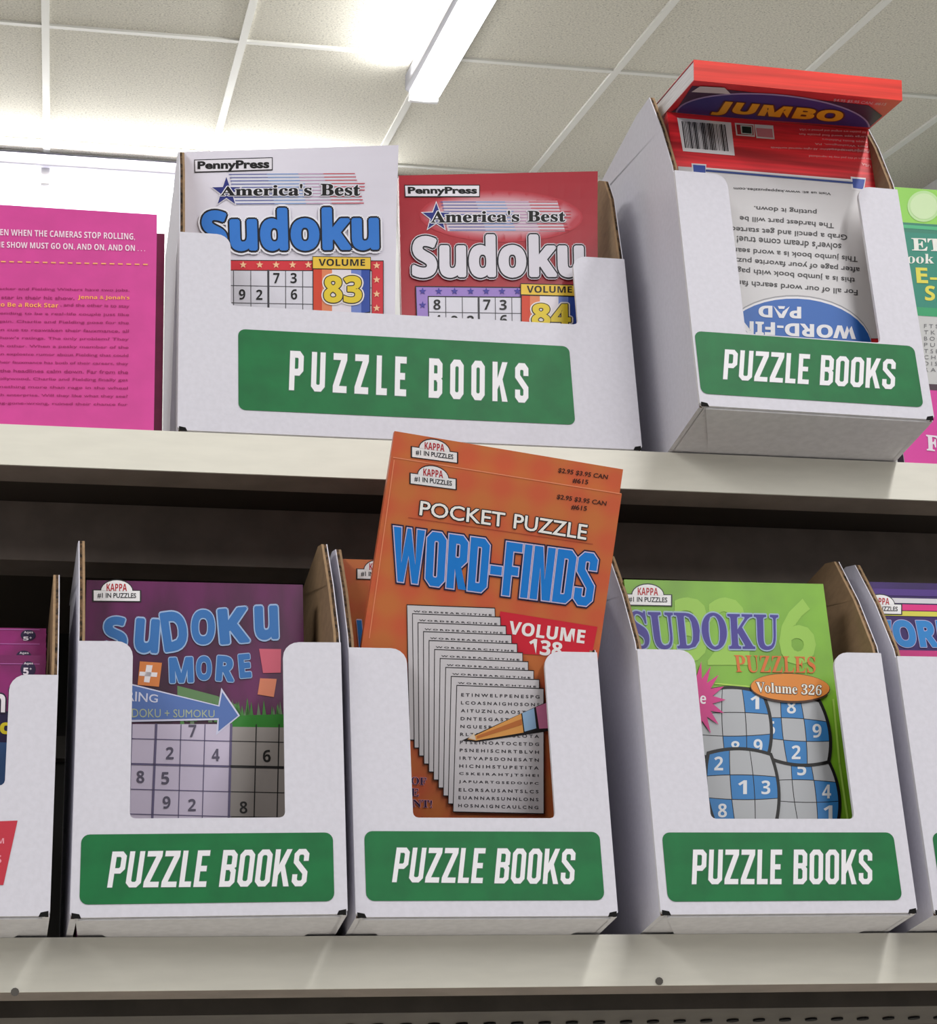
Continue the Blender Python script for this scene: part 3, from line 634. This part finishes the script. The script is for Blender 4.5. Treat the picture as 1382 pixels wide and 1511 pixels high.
def best(bend, M, o, f, T, title_rgb, title_out, vol, star_rgb, band, white):
    """f maps the drawing's own crop units to the photograph; T = dict of placements"""
    P = Print(M, bend=bend); bk = (16, 14, 18)
    P.poly([f(*q) for q in T['pp_out']], bk, 2); P.poly([f(*q) for q in T['pp_in']], (226, 222, 232), 3)
    P.text('PennyPress', [f(*q) for q in T['pp_t']], bk, 4, off=.04)
    # striped flag
    x0, x1, y0, y1 = T['flag']; dl = T['fd']
    if not white:
        for i_ in range(8):
            a_ = i_/7; P.ell(f((x0+x1)/2, (y0+y1)/2+dl/2), (x1-x0)*(.64-.1*a_)*T['k'], (y1-y0)*(.92-.28*a_)*T['k'], (int(178+22*a_), int(54+90*a_), int(66+88*a_)), .2+.1*i_, tilt=1)
    P.poly([f(x0+20, y0-4), f(x1-30, y0-4+dl), f(x1, y1+4+dl), f(x0+40, y1+4)], (214, 214, 228) if white else (206, 192, 204), 2)
    n = 10
    for k in range(n):
        y = y0+(y1-y0)*k/(n-1); e = x1+ (22 if 3 <= k <= 5 else -28+k*5); s_ = x0+12+k*4
        segs = ((0, .3, (86, 94, 160)), (.3, .55, (120, 150, 206)), (.55, .75, (190, 150, 184)), (.75, 1, (196, 58, 74)))
        for a0, a1, c_ in segs:
            P.line([f(s_+(e-s_)*a0, y+dl*a0), f(s_+(e-s_)*a1, y+dl*a1)], 1.3, c_, 3)
    sc = T['star']; P.star(f(*sc), T['sr'], (226, 222, 232), 4, .42); P.star(f(*sc), T['sr']*.88, (40, 48, 122), 5, .40)
    P.text(sb("America's"), [f(*q) for q in T['am']], bk, 7, bold=.015, outs=(((226, 224, 234), .05),))
    P.text(sb("Best"), [f(*q) for q in T['be']], bk, 7, bold=.015, outs=(((226, 224, 234), .05),))
    P.text(bb('Sudoku'), [f(*q) for q in T['su']], title_rgb, 9, bold=.034, outs=title_out)
    # puzzle frame
    P.poly([f(*q) for q in T['frame']], bk, 6); P.poly([f(*q) for q in T['band']], band, 7)
    P.poly([f(*q) for q in T['grid']], bk, 8); P.poly([f(*q) for q in T['gridin']], (212, 210, 222), 9)
    for (a, b_, w_) in T['lines']: P.line([f(*a), f(*b_)], w_, (60, 58, 66), 10)
    for q in T['stars']: P.star(f(*q), 5.6, star_rgb, 10, .42)
    for ch, x, y in T['digits']: dig(P, f, ch, x, y, T['dw'], T['dh'], bk, 11)
    # volume shield
    x0, x1, y0, y1, y2 = T['sh']; d = T['sd']
    def sh(g_, L, cols):
        for a0, a1, c_ in cols:
            P.poly([f(x0-g_+(x1-x0+2*g_)*a0, y1+d*a0), f(x0-g_+(x1-x0+2*g_)*a1, y1+d*a1), f(x0-g_+(x1-x0+2*g_)*a1, y2+g_-abs(a1-.5)**2*60+d), f(x0-g_+(x1-x0+2*g_)*a0, y2+g_-abs(a0-.5)**2*60+d)], c_, L)
    sh(4, 12, ((0, .33, bk), (.33, .67, bk), (.67, 1, bk)))
    sh(0, 13, ((0, .15, (206, 66, 40)), (.15, .33, (220, 130, 90)), (.33, .67, (224, 216, 226)), (.67, .85, (110, 130, 200)), (.85, 1, (46, 74, 160))))
    P.poly([f(x0-6, y0-4), f(x1+6, y0-4+d), f(x1+6, y1+4+d), f(x0-6, y1+4)], bk, 14); P.poly([f(x0-3, y0), f(x1+3, y0+d), f(x1+3, y1+d), f(x0-3, y1)], (228, 190, 64), 15)
    P.text(bb('VOLUME'), [f(*q) for q in T['vo']], bk, 16)
    P.text(bb(vol), [f(*q) for q in T['vn']], (222, 196, 50), 16, off=.02, outs=(((52, 40, 30), .03), ((232, 224, 224), .07)))
    P.build('cover_print', o)
k83 = crop(220, 200, .28944)
T83 = dict(k=.28944, pp_out=[(229, 124), (629, 112), (629, 179), (231, 191)], pp_in=[(233, 129), (625, 117), (625, 174), (235, 186)], pp_t=[(246, 134), (612, 124), (612, 182), (246, 186)],
  flag=(395, 1075, 200, 350), fd=-4, star=(393, 290), sr=25, am=[(362, 262), (828, 250), (828, 312), (362, 312)], be=[(872, 250), (1075, 252), (1075, 312), (872, 312)],
  su=[(262, 378), (1168, 368), (1172, 590), (268, 596)], frame=[(230, 636), (1194, 640), (1196, 1150), (230, 1150)], band=[(234, 641), (1190, 645), (1192, 1146), (234, 1146)],
  grid=[(290, 688), (1135, 692), (1135, 1120), (290, 1120)], gridin=[(293, 693), (1132, 697), (1132, 1116), (293, 1116)],
  lines=[((x, 692), (x+2, 1116), w_) for x, w_ in ((342, 1), (429, 1.1), (517, 1), (606, 3), (694, 1), (781, 1), (868, 2.6))]+[((293, y-5), (1132, y+10), 1) for y in (772, 860, 945, 1030)],
  stars=[(x, 664+0*x) for x in (310, 394, 478, 562, 646, 730, 810)]+[(1158, y) for y in (668, 740, 813, 885, 957, 1030)],
  digits=[('7', 647, 732), ('3', 735, 732), ('9', 473, 815), ('2', 560, 817), ('6', 737, 815)], dw=32, dh=52, sh=(836, 1122, 626, 684, 915), sd=4,
  vo=[(862, 636), (1098, 638), (1098, 672), (862, 672)], vn=[(888, 722), (1082, 724), (1082, 862), (888, 860)])
best(g83, M83, b83, k83, T83, (50, 118, 204), (((18, 16, 28), .035), ((232, 230, 240), .07)), '83', (240, 190, 150), (206, 48, 60), True)
k84 = crop(440, 200, .37627)
T84 = dict(k=.37627, pp_out=[(415, 194), (711, 194), (711, 243), (417, 243)], pp_in=[(418, 198), (708, 198), (708, 239), (420, 239)], pp_t=[(428, 203), (700, 203), (700, 238), (430, 238)],
  flag=(545, 1045, 262, 372), fd=0, star=(540, 322), sr=24, am=[(518, 298), (865, 298), (865, 342), (518, 346)], be=[(896, 298), (1046, 300), (1046, 342), (896, 342)],
  su=[(444, 390), (1116, 392), (1120, 560), (444, 562)], frame=[(457, 592), (1128, 598), (1135, 900), (468, 900)], band=[(461, 597), (1124, 603), (1131, 900), (472, 900)],
  grid=[(506, 632), (1090, 636), (1096, 900), (512, 900)], gridin=[(510, 637), (1086, 641), (1092, 900), (516, 900)],
  lines=[((x, 637), (x+4, 900), w_) for x, w_ in ((576, 1), (641, 1), (705, 3), (770, 1), (835, 1))]+[((510, y), (1090, y+8), 1) for y in (696, 760, 825)],
  stars=[(x, 614) for x in (486, 549, 611, 674, 735, 797, 857)]+[(1108, y) for y in (622, 675, 730)]+[(486, y) for y in (668, 725)],
  digits=[('8', 542, 667), ('7', 737, 667), ('3', 801, 668), ('4', 545, 728), ('9', 610, 730), ('2', 673, 730), ('6', 803, 727)], dw=28, dh=40, sh=(874, 1088, 588, 628, 800), sd=6,
  vo=[(893, 594), (1070, 597), (1070, 622), (893, 622)], vn=[(912, 664), (1064, 666), (1066, 756), (912, 754)])
best(g84, M84, b84, k84, T84, (212, 208, 220), (((18, 16, 28), .03), ((214, 206, 218), .045)), '84', (66, 58, 150), (152, 124, 196), False)

# ---- jumbo pads in the jutting box
REDS = mat('red_striped_cover', (214, 44, 52), .4, var=.22, scale=46, spec=.4, stretch=(.15, .15, 3))
M0 = local(.15, -.040, ZU+.1, 1.54)
wJ = .1448
MJ = stand((984, 165), M0, wJ, .232, 0)
j1 = book(MJ, wJ, .232, .028, 'thick red jumbo word-find pad standing upside down, barcode on top', REDS)
c3 = crop(880, 60, .36324); c4 = crop(880, 340, .36324)
P = Print(MJ)
P.poly([c3(326, 314), c3(545, 334), c3(560, 468), c3(350, 450)], (222, 218, 222), 2)
for k in range(26):
    x = 346+k*6.9; wd_ = random.choice((.7, 1.1, 1.7, 2.2)); P.line([c3(x, 330+(x-346)*.08), c3(x+14, 436+(x-346)*.08)], wd_, (34, 32, 36), 3)
P.poly([c3(560, 335), c3(638, 341), c3(642, 392), c3(566, 386)], (214, 206, 206), 2); P.poly([c3(566, 342), c3(634, 346), c3(637, 386), c3(571, 382)], (150, 40, 50), 3)
P.poly([c3(582, 345), c3(630, 349), c3(632, 384), c3(586, 380)], (190, 196, 190), 4); P.block('N', (c3(588, 350), c3(626, 353), c3(628, 380), c3(590, 377)), (20, 40, 34), L=5, th=.25)
P.poly([c3(640, 341), c3(716, 346), c3(722, 402), c3(648, 397)], (214, 206, 206), 2); P.poly([c3(646, 356), c3(712, 360), c3(716, 396), c3(652, 391)], (196, 120, 130), 3)
def updown(P, tx, f, x0, y0, x1, y1, rgb, L=2, sl=0, off=0, fn=lambda s: s):
    """text printed upside down: its reading start is at the right end"""
    P.text(fn(tx), (f(x1, y1+sl), f(x0, y1), f(x0, y0), f(x1, y0+sl)), rgb, L, off)
for tx, x0, y0, x1 in (('All puzzles are original and printed in USA', 822, 356, 1094), ('Large type word find puzzle fun', 822, 375, 1094), ('Kappa Books Publishers', 915, 396, 1098), ('Fort Washington, PA', 885, 414, 1100), ('Printed on recycled paper', 935, 436, 1105), ('Copyright 2011 by the publisher. All rights reserved worldwide', 706, 430, 1108), ('No part of this pad may be reproduced', 862, 464, 1112), ('USA', 1075, 496, 1112)):
    updown(P, tx, c3, x0, y0, x1, y0+10, (238, 186, 186), 2, sl=12)
# white lower back cover with blue corners and border
P.poly([c3(330, 512), c3(444, 520), c3(1036, 568), c3(1090, 604), c3(1152, 608), c4(1196, 440), c4(380, 440)], (206, 204, 208), 3)
P.poly([c3(384, 500), c3(444, 504), c3(444, 560), c3(388, 560)], (222, 220, 226), 4); P.poly([c3(390, 506), c3(440, 510), c3(441, 560), c3(394, 560)], (44, 72, 160), 5)
P.line([c3(444, 530), c3(1036, 580)], 3, (34, 62, 130), 5); P.line([c3(444, 521), c3(1036, 569)], 2.2, (226, 224, 228), 5)
P.poly([c3(1030, 554), c3(1092, 560), c3(1084, 612), c3(1034, 606)], (222, 220, 226), 4); P.poly([c3(1036, 562), c3(1088, 566), c3(1080, 606), c3(1040, 600)], (44, 72, 160), 5)
lines = [('Visit us at: www.kappapuzzles.com', 555, 594, 950, 14, 22), ('putting it down.', 638, 668, 892, 24, 18), ('The hardest part will be', 580, 708, 962, 26, 30), ('Grab a pencil and get started', 545, 750, 1016, 28, 34)]
for tx, x0, y0, x1, h_, sl in lines: updown(P, tx, c3, x0, y0, x1, y0+h_, (52, 50, 54), 5, sl=sl, off=.012)
lines = [("solver's dream come true!", 568, 24, 992, 28, 32), ('This jumbo book is a word search', 521, 62, 1058, 28, 40), ('after page of your favorite puzzles', 512, 102, 1066, 28, 44), ('this is a jumbo book with page', 550, 146, 1048, 28, 42), ('For all of our word search fans,', 543, 198, 1058, 26, 42)]
for tx, x0, y0, x1, h_, sl in lines: updown(P, tx, c4, x0, y0, x1, y0+h_, (52, 50, 54), 5, sl=sl, off=.012)
for g_, c_, L in ((0, (150, 150, 156), 5), (2, (222, 220, 226), 6), (5, (40, 96, 176), 7)):
    P.poly([c4(540+(1100-540)*k/20+0*g_, 470) if False else c4(815-300*math.cos(math.pi*k/20), 450+g_*3-(185)*math.sin(math.pi*k/20)+ (-20+40*k/20)*.9) for k in range(21)], c_, L)
updown(P, 'PAD', c4, 655, 308, 828, 356, (222, 222, 228), 9, sl=6, off=.02, fn=bb); updown(P, 'WORD-FIND', c4, 500, 366, 1050, 420, (222, 222, 228), 9, sl=26, off=.02, fn=bb)
P.build('back_cover_print', j1)
# pad lying over it, cover down, spine towards the aisle: built in the world's level frame, yawed with the box
a3 = MJ @ Vector((0, 0, .232)); b3 = MJ @ Vector((wJ, 0, .232)); ex = (b3-a3).normalized()
fw = Vector((0, -math.cos(math.radians(3.5)), math.sin(math.radians(3.5)))); fw = (fw-ex*fw.dot(ex)).normalized(); nz = ex.cross(-fw).normalized()
LJ, TJ = .054, .0142
# local frame: x = ex, y = -fw (inwards), z = nz ; origin at the spine's lower left
MP = Matrix((ex, -fw, nz)).transposed().to_4x4(); MP.translation = a3+fw*LJ+nz*.0006
BACK = .075
o = thing('puzzle_pad', MP, 'thick red jumbo pad lying face down on top, red spine towards the aisle', 'book')
b = MB(); b.box((0, -.0005, 0), (wJ, 0, TJ), mat('red_spine', (232, 66, 56), .4, var=.1, scale=60, stretch=(.1, .1, 3))); b.box((0, 0, 0), (wJ, LJ+BACK, .0005), REDS); b.box((0, 0, TJ-.0005), (wJ, LJ+BACK, TJ), REDS); b.build('cover', o, I4)
b = MB(); b.box((.0006, 0, .0006), (wJ-.0006, LJ+BACK-.001, TJ-.0006), mat('white_page_edges', (226, 224, 226), .8, var=.05, scale=300, stretch=(.1, .1, 3))); b.build('page_block', o, I4)
MD = MP @ Matrix.Rotation(math.radians(90), 4, 'X')    # face looking down: x = ex, z' = depth
# print plane y=0 of MD: local y axis = +nz ... print sits below the cover
P = Print(MD)
P.b.m(ink((58, 36, 92)))
P.poly([c3(388, 182), c3(330, 270), c3(300, 290), c3(1108, 350), c3(1160, 304), c3(1105, 262)], (58, 34, 60), 1)
pts = [(720-392*math.cos(math.pi*k/28), 0) for k in range(29)]
P.poly([c3(715-395*math.cos(math.pi*k/28)*1.0, 322-108*math.sin(math.pi*k/28)-28*math.cos(math.pi*k/28)) for k in range(29)], (150, 130, 170), 2)
P.poly([c3(715-388*math.cos(math.pi*k/28)*1.0, 322-102*math.sin(math.pi*k/28)-28*math.cos(math.pi*k/28)) for k in range(29)], (52, 46, 112), 3)
P.poly([c3(385, 205), c3(420, 182), c3(520, 188), c3(545, 214)], (190, 180, 180), 4)
P.text(bb('JUMBO'), (c3(500, 240), c3(1010, 282), c3(985, 338), c3(462, 296)), (222, 156, 30), 5, off=.03, outs=(((90, 40, 30), .05),))
P.text('$4.95 $5.95 CAN. #615', (c3(965, 232), c3(1180, 250), c3(1170, 262), c3(960, 244)), (206, 160, 170), 4)
P.build('cover_print', o, M=Matrix.Rotation(math.radians(90), 4, 'X'))

# ---- pink paperbacks at the left end
PNK = mat('pink_cover', (204, 68, 148), .5, var=.02, scale=60); DPK = mat('dark_magenta_cover', (112, 20, 66), .5, var=.1, scale=40)
xr = on_face(local(0, .005, ZU, 0), 228, 560)[0]; zt = on_face(local(0, .005, ZU, 0), 200, 315)[1]
MPk = local(xr-.140, .0050, ZU+.0002, 0)
pk = book(MPk, .140, zt, .012, 'front pink paperback showing its back cover text, upper shelf left', PNK, name='paperback')
P = Print(MPk); oo = crop(0, 310, .17366); aa = crop(0, 200, .33285)
P.block if False else None
P.text(bb('EVEN WHEN THE CAMERAS STOP ROLLING,'), (oo(-70, 160), oo(1146, 200), oo(1146, 262), oo(-70, 222)), (240, 214, 232), 2, off=.0)
P.text(bb('THE SHOW MUST GO ON, AND ON, AND ON . . .'), (oo(-70, 268), oo(1232, 302), oo(1232, 360), oo(-70, 326)), (240, 214, 232), 2, off=.0)
for k in range(22):
    x = 1235-71*k; y = 464-(1235-x)*.02; P.line([oo(x-17, y), oo(x+17, y+1)], 1.9, (240, 170, 110), 2)
par = ['Charlie Tracker and Fielding Withers have two jobs.', "One is to star in their hit show,", '', "cute. Pretending to be a real-life couple just like", "all over again. Charlie and Fielding pose for the", 'cameras on cue to reawaken their fauxmance, all', "for their show's ratings. The only problem? They", 'loathe each other. When a pesky member of the', 'press gets an explosive rumor about Fielding that could', 'ruin them, their fauxmance has both of their careers, they', 'wait until the headlines calm down. Far from the', 'glare of Hollywood, Charlie and Fielding finally get', 'to do something more than rage in the wheel', 'of their rush enterprise. Will they like what they see?', 'Is this rising-gone-wrong, ruined their chance for']
for k, tx in enumerate(par):
    y = 676+36.2*k; xr_ = 574-(k*.6)
    if tx and k != 1: P.text(tx, (aa(-150, y-4), aa(xr_, y+8-4), aa(xr_, y+24-4), aa(-150, y+14-4)), (150, 30, 96), 2, off=.008)
P.text(par[1], (aa(-150, 708), aa(330, 714), aa(330, 732), aa(-150, 726)), (150, 30, 96), 2, off=.008)
P.text(bb("Jenna & Jonah's"), (aa(345, 708), aa(574, 712), aa(574, 732), aa(345, 730)), (244, 170, 90), 2, off=.0)
P.text(bb('How to Be a Rock Star'), (aa(-90, 738), aa(258, 744), aa(258, 764), aa(-90, 758)), (244, 170, 90), 2, off=.0)
P.text(', and the other is to stay', (aa(268, 744), aa(574, 750), aa(574, 768), aa(268, 762)), (150, 30, 96), 2, off=.008)
P.build('back_cover_print', pk)
mz = on_face(local(0, .0185, ZU, 0), 236, 345)[1]; mxx = on_face(local(0, .0185, ZU, 0), 240, 560)[0]
pk2 = book(local(mxx-.140, .0185, ZU+.0002, 0), .140, mz, .012, 'dark magenta paperback hidden behind the pink one, a sliver at its right', DPK, name='paperback')

# ---- green and pink activity book at the right end
M0 = local(0, .006, ZU, 0)
uL = on_face(M0, 1334, 683)[0]; zT = on_face(M0, 1345, 278)[1]
MA = local(uL, .006, ZU+.0002, 0)
WHC2 = mat('grey_white_cover', (206, 206, 206), .45, var=.03, scale=30)
ab = book(MA, .150, zT, .010, 'green and pink puzzle paperback at the right edge of upper shelf', WHC2, name='activity_book', spine=mat('dark_spine', (58, 40, 60), .5))
P = Print(MA); lr = crop(1270, 220, .31728)
def band(y0, y1, rgb, L=1):
    v0 = P.uv(lr(250, y0))[1]; v1 = P.uv(lr(250, y1))[1]; v1 = max(v1, .0005); v0 = min(v0, zT-.0002)
    P.add([(0.0002, v1), (.1498, v1), (.1498, v0), (.0002, v0)], ink(rgb), L)
band(180, 345, (136, 200, 74)); band(345, 390, (26, 118, 96)); band(356, 372, (60, 170, 120), 2); band(390, 760, (18, 128, 108)); band(735, 775, (30, 150, 96), 2)
band(775, 1090, (190, 190, 190)); band(1090, 1520, (206, 50, 150)); band(1090, 1118, (60, 30, 50), 2)
P.ell(lr(290, 268), 24, 23, (178, 214, 150), 3); P.ell(lr(290, 268), 20, 19, (196, 220, 172), 4)
P.text(sb('ETS'), (lr(232, 414), lr(440, 420), lr(444, 480), lr(236, 474)), (226, 226, 220), 3, off=.01); P.text(sb('Book of'), (lr(160, 484), lr(430, 492), lr(430, 536), lr(160, 532)), (226, 226, 220), 3)
P.text(bb('E-EYE'), (lr(252, 552), lr(560, 562), lr(564, 634), lr(258, 624)), (214, 206, 70), 3, off=.01); P.text(bb('SEARCHES'), (lr(296, 636), lr(760, 650), lr(760, 718), lr(296, 706)), (214, 206, 70), 3, off=.01)
for k, rw in enumerate(('FTSHENDA', 'TKAREINO', 'BORWTSCE', 'PUINSLAE', 'TSEARDOK', 'CHPATELO', 'DISWORDS', 'RAETNIPS')):
    y = 815+k*29; P.text(' '.join(rw), (lr(292, y), lr(520, y+6), lr(520, y+24), lr(292, y+18)), (110, 110, 114), 3)
P.text(sb('FUN'), (lr(300, 1330), lr(500, 1350), lr(500, 1425), lr(304, 1405)), (226, 214, 226), 4, off=.02)
P.build('cover_print', ab)

# ---- books of the cut-off boxes
MAG = mat('magenta_cover', (134, 24, 104), .35, var=.15, scale=30, spec=.5)
mm = crop(0, 840, .14563)
for k, (ytop, Y) in enumerate(((967, -.008), (948, .012), (927, .032))):
    M0 = local(-.35, Y, 0, -1.5); zt_ = on_face(M0, 50, ytop)[1]; ur = on_face(M0, 72.5, ytop+20)[0]-.002
    Mm = M0 @ Matrix.Translation((ur-.128, 0, .0042)); lab = ('front magenta mini puzzle book in the box at the left picture edge', 'middle one of three magenta mini books at the left edge', 'rearmost of three magenta mini books at the left edge')[k]
    o = book(Mm, .128, zt_-.0042, .009, lab, MAG)
    P = Print(Mm); x = 285 if k != 1 else 240
    yy = (640, 850, 955)[2-k]
    P.ell(mm(x, yy+60 if k == 0 else yy+30), 11, 12 if k == 0 else 8, (34, 18, 62), 1)
    P.text(bb('Ages'), q4(mm, x-42, yy-10, x+50, yy+18), (226, 216, 230), 2)
    P.text(bb('5'), q4(mm, x-50, yy+44, x+5, yy+(118 if k == 0 else 84)), (226, 216, 230), 2, off=.02)
    P.text('+', q4(mm, x+14, yy+46, x+36, yy+66), (226, 216, 230), 2, off=.02)
    P.line([mm(-200, (970, 768, 622)[k]-14), mm(400, (970, 768, 622)[k]-8)], 1, (176, 100, 170), 1)
    if k == 0:
        P.poly([(-110, 1048), (20, 1050), (16, 1100), (-110, 1098)], (30, 20, 66), 1); P.poly([(-110, 1094), (20, 1096), (14, 1180), (-110, 1178)], (52, 88, 140), 2)
        P.text(bb('Mini'), ((-62, 1014), (21, 1015), (20, 1052), (-64, 1050)), (232, 226, 234), 3, off=.0, outs=(((30, 16, 50), .05),))
        P.text(bb('Doc'), ((-40, 1060), (15, 1062), (15, 1084), (-42, 1082)), (226, 206, 40), 3, off=.02)
    P.build('cover_print', o)
Ms = local(.2685, .005, .0042, -1.0)
zt_ = on_face(local(.2685, .005, 0, -1.0), 1345, 860)[1]
VIO = mat('violet_cover', (52, 22, 96), .4, var=.1, scale=20)
sb_ = book(Ms, .135, zt_-.0042, .012, 'violet striped word book in the box at the right picture edge', VIO)
P = Print(Ms); nn = crop(1240, 830, .10275)
def band2(y0, y1, rgb, L=1):
    v0 = P.uv(nn(900, y0))[1]; v1 = P.uv(nn(900, y1))[1]; P.add([(.0002, v1), (.1348, v1), (.1348, v0), (.0002, v0)], ink(rgb), L)
band2(385, 480, (70, 36, 124)); band2(515, 585, (206, 204, 212)); band2(603, 690, (212, 34, 124)); band2(700, 770, (206, 200, 74)); band2(1262, 1420, (190, 40, 120))
logo(P, nn(560, 665), 62, 3, .02)
P.text(bb('WORD'), (nn(250, 826), nn(1640, 836), nn(1690, 1228), nn(360, 1218)), (30, 124, 196), 3, off=.035, outs=(((176, 170, 214), .02),))
P.build('cover_print', sb_)
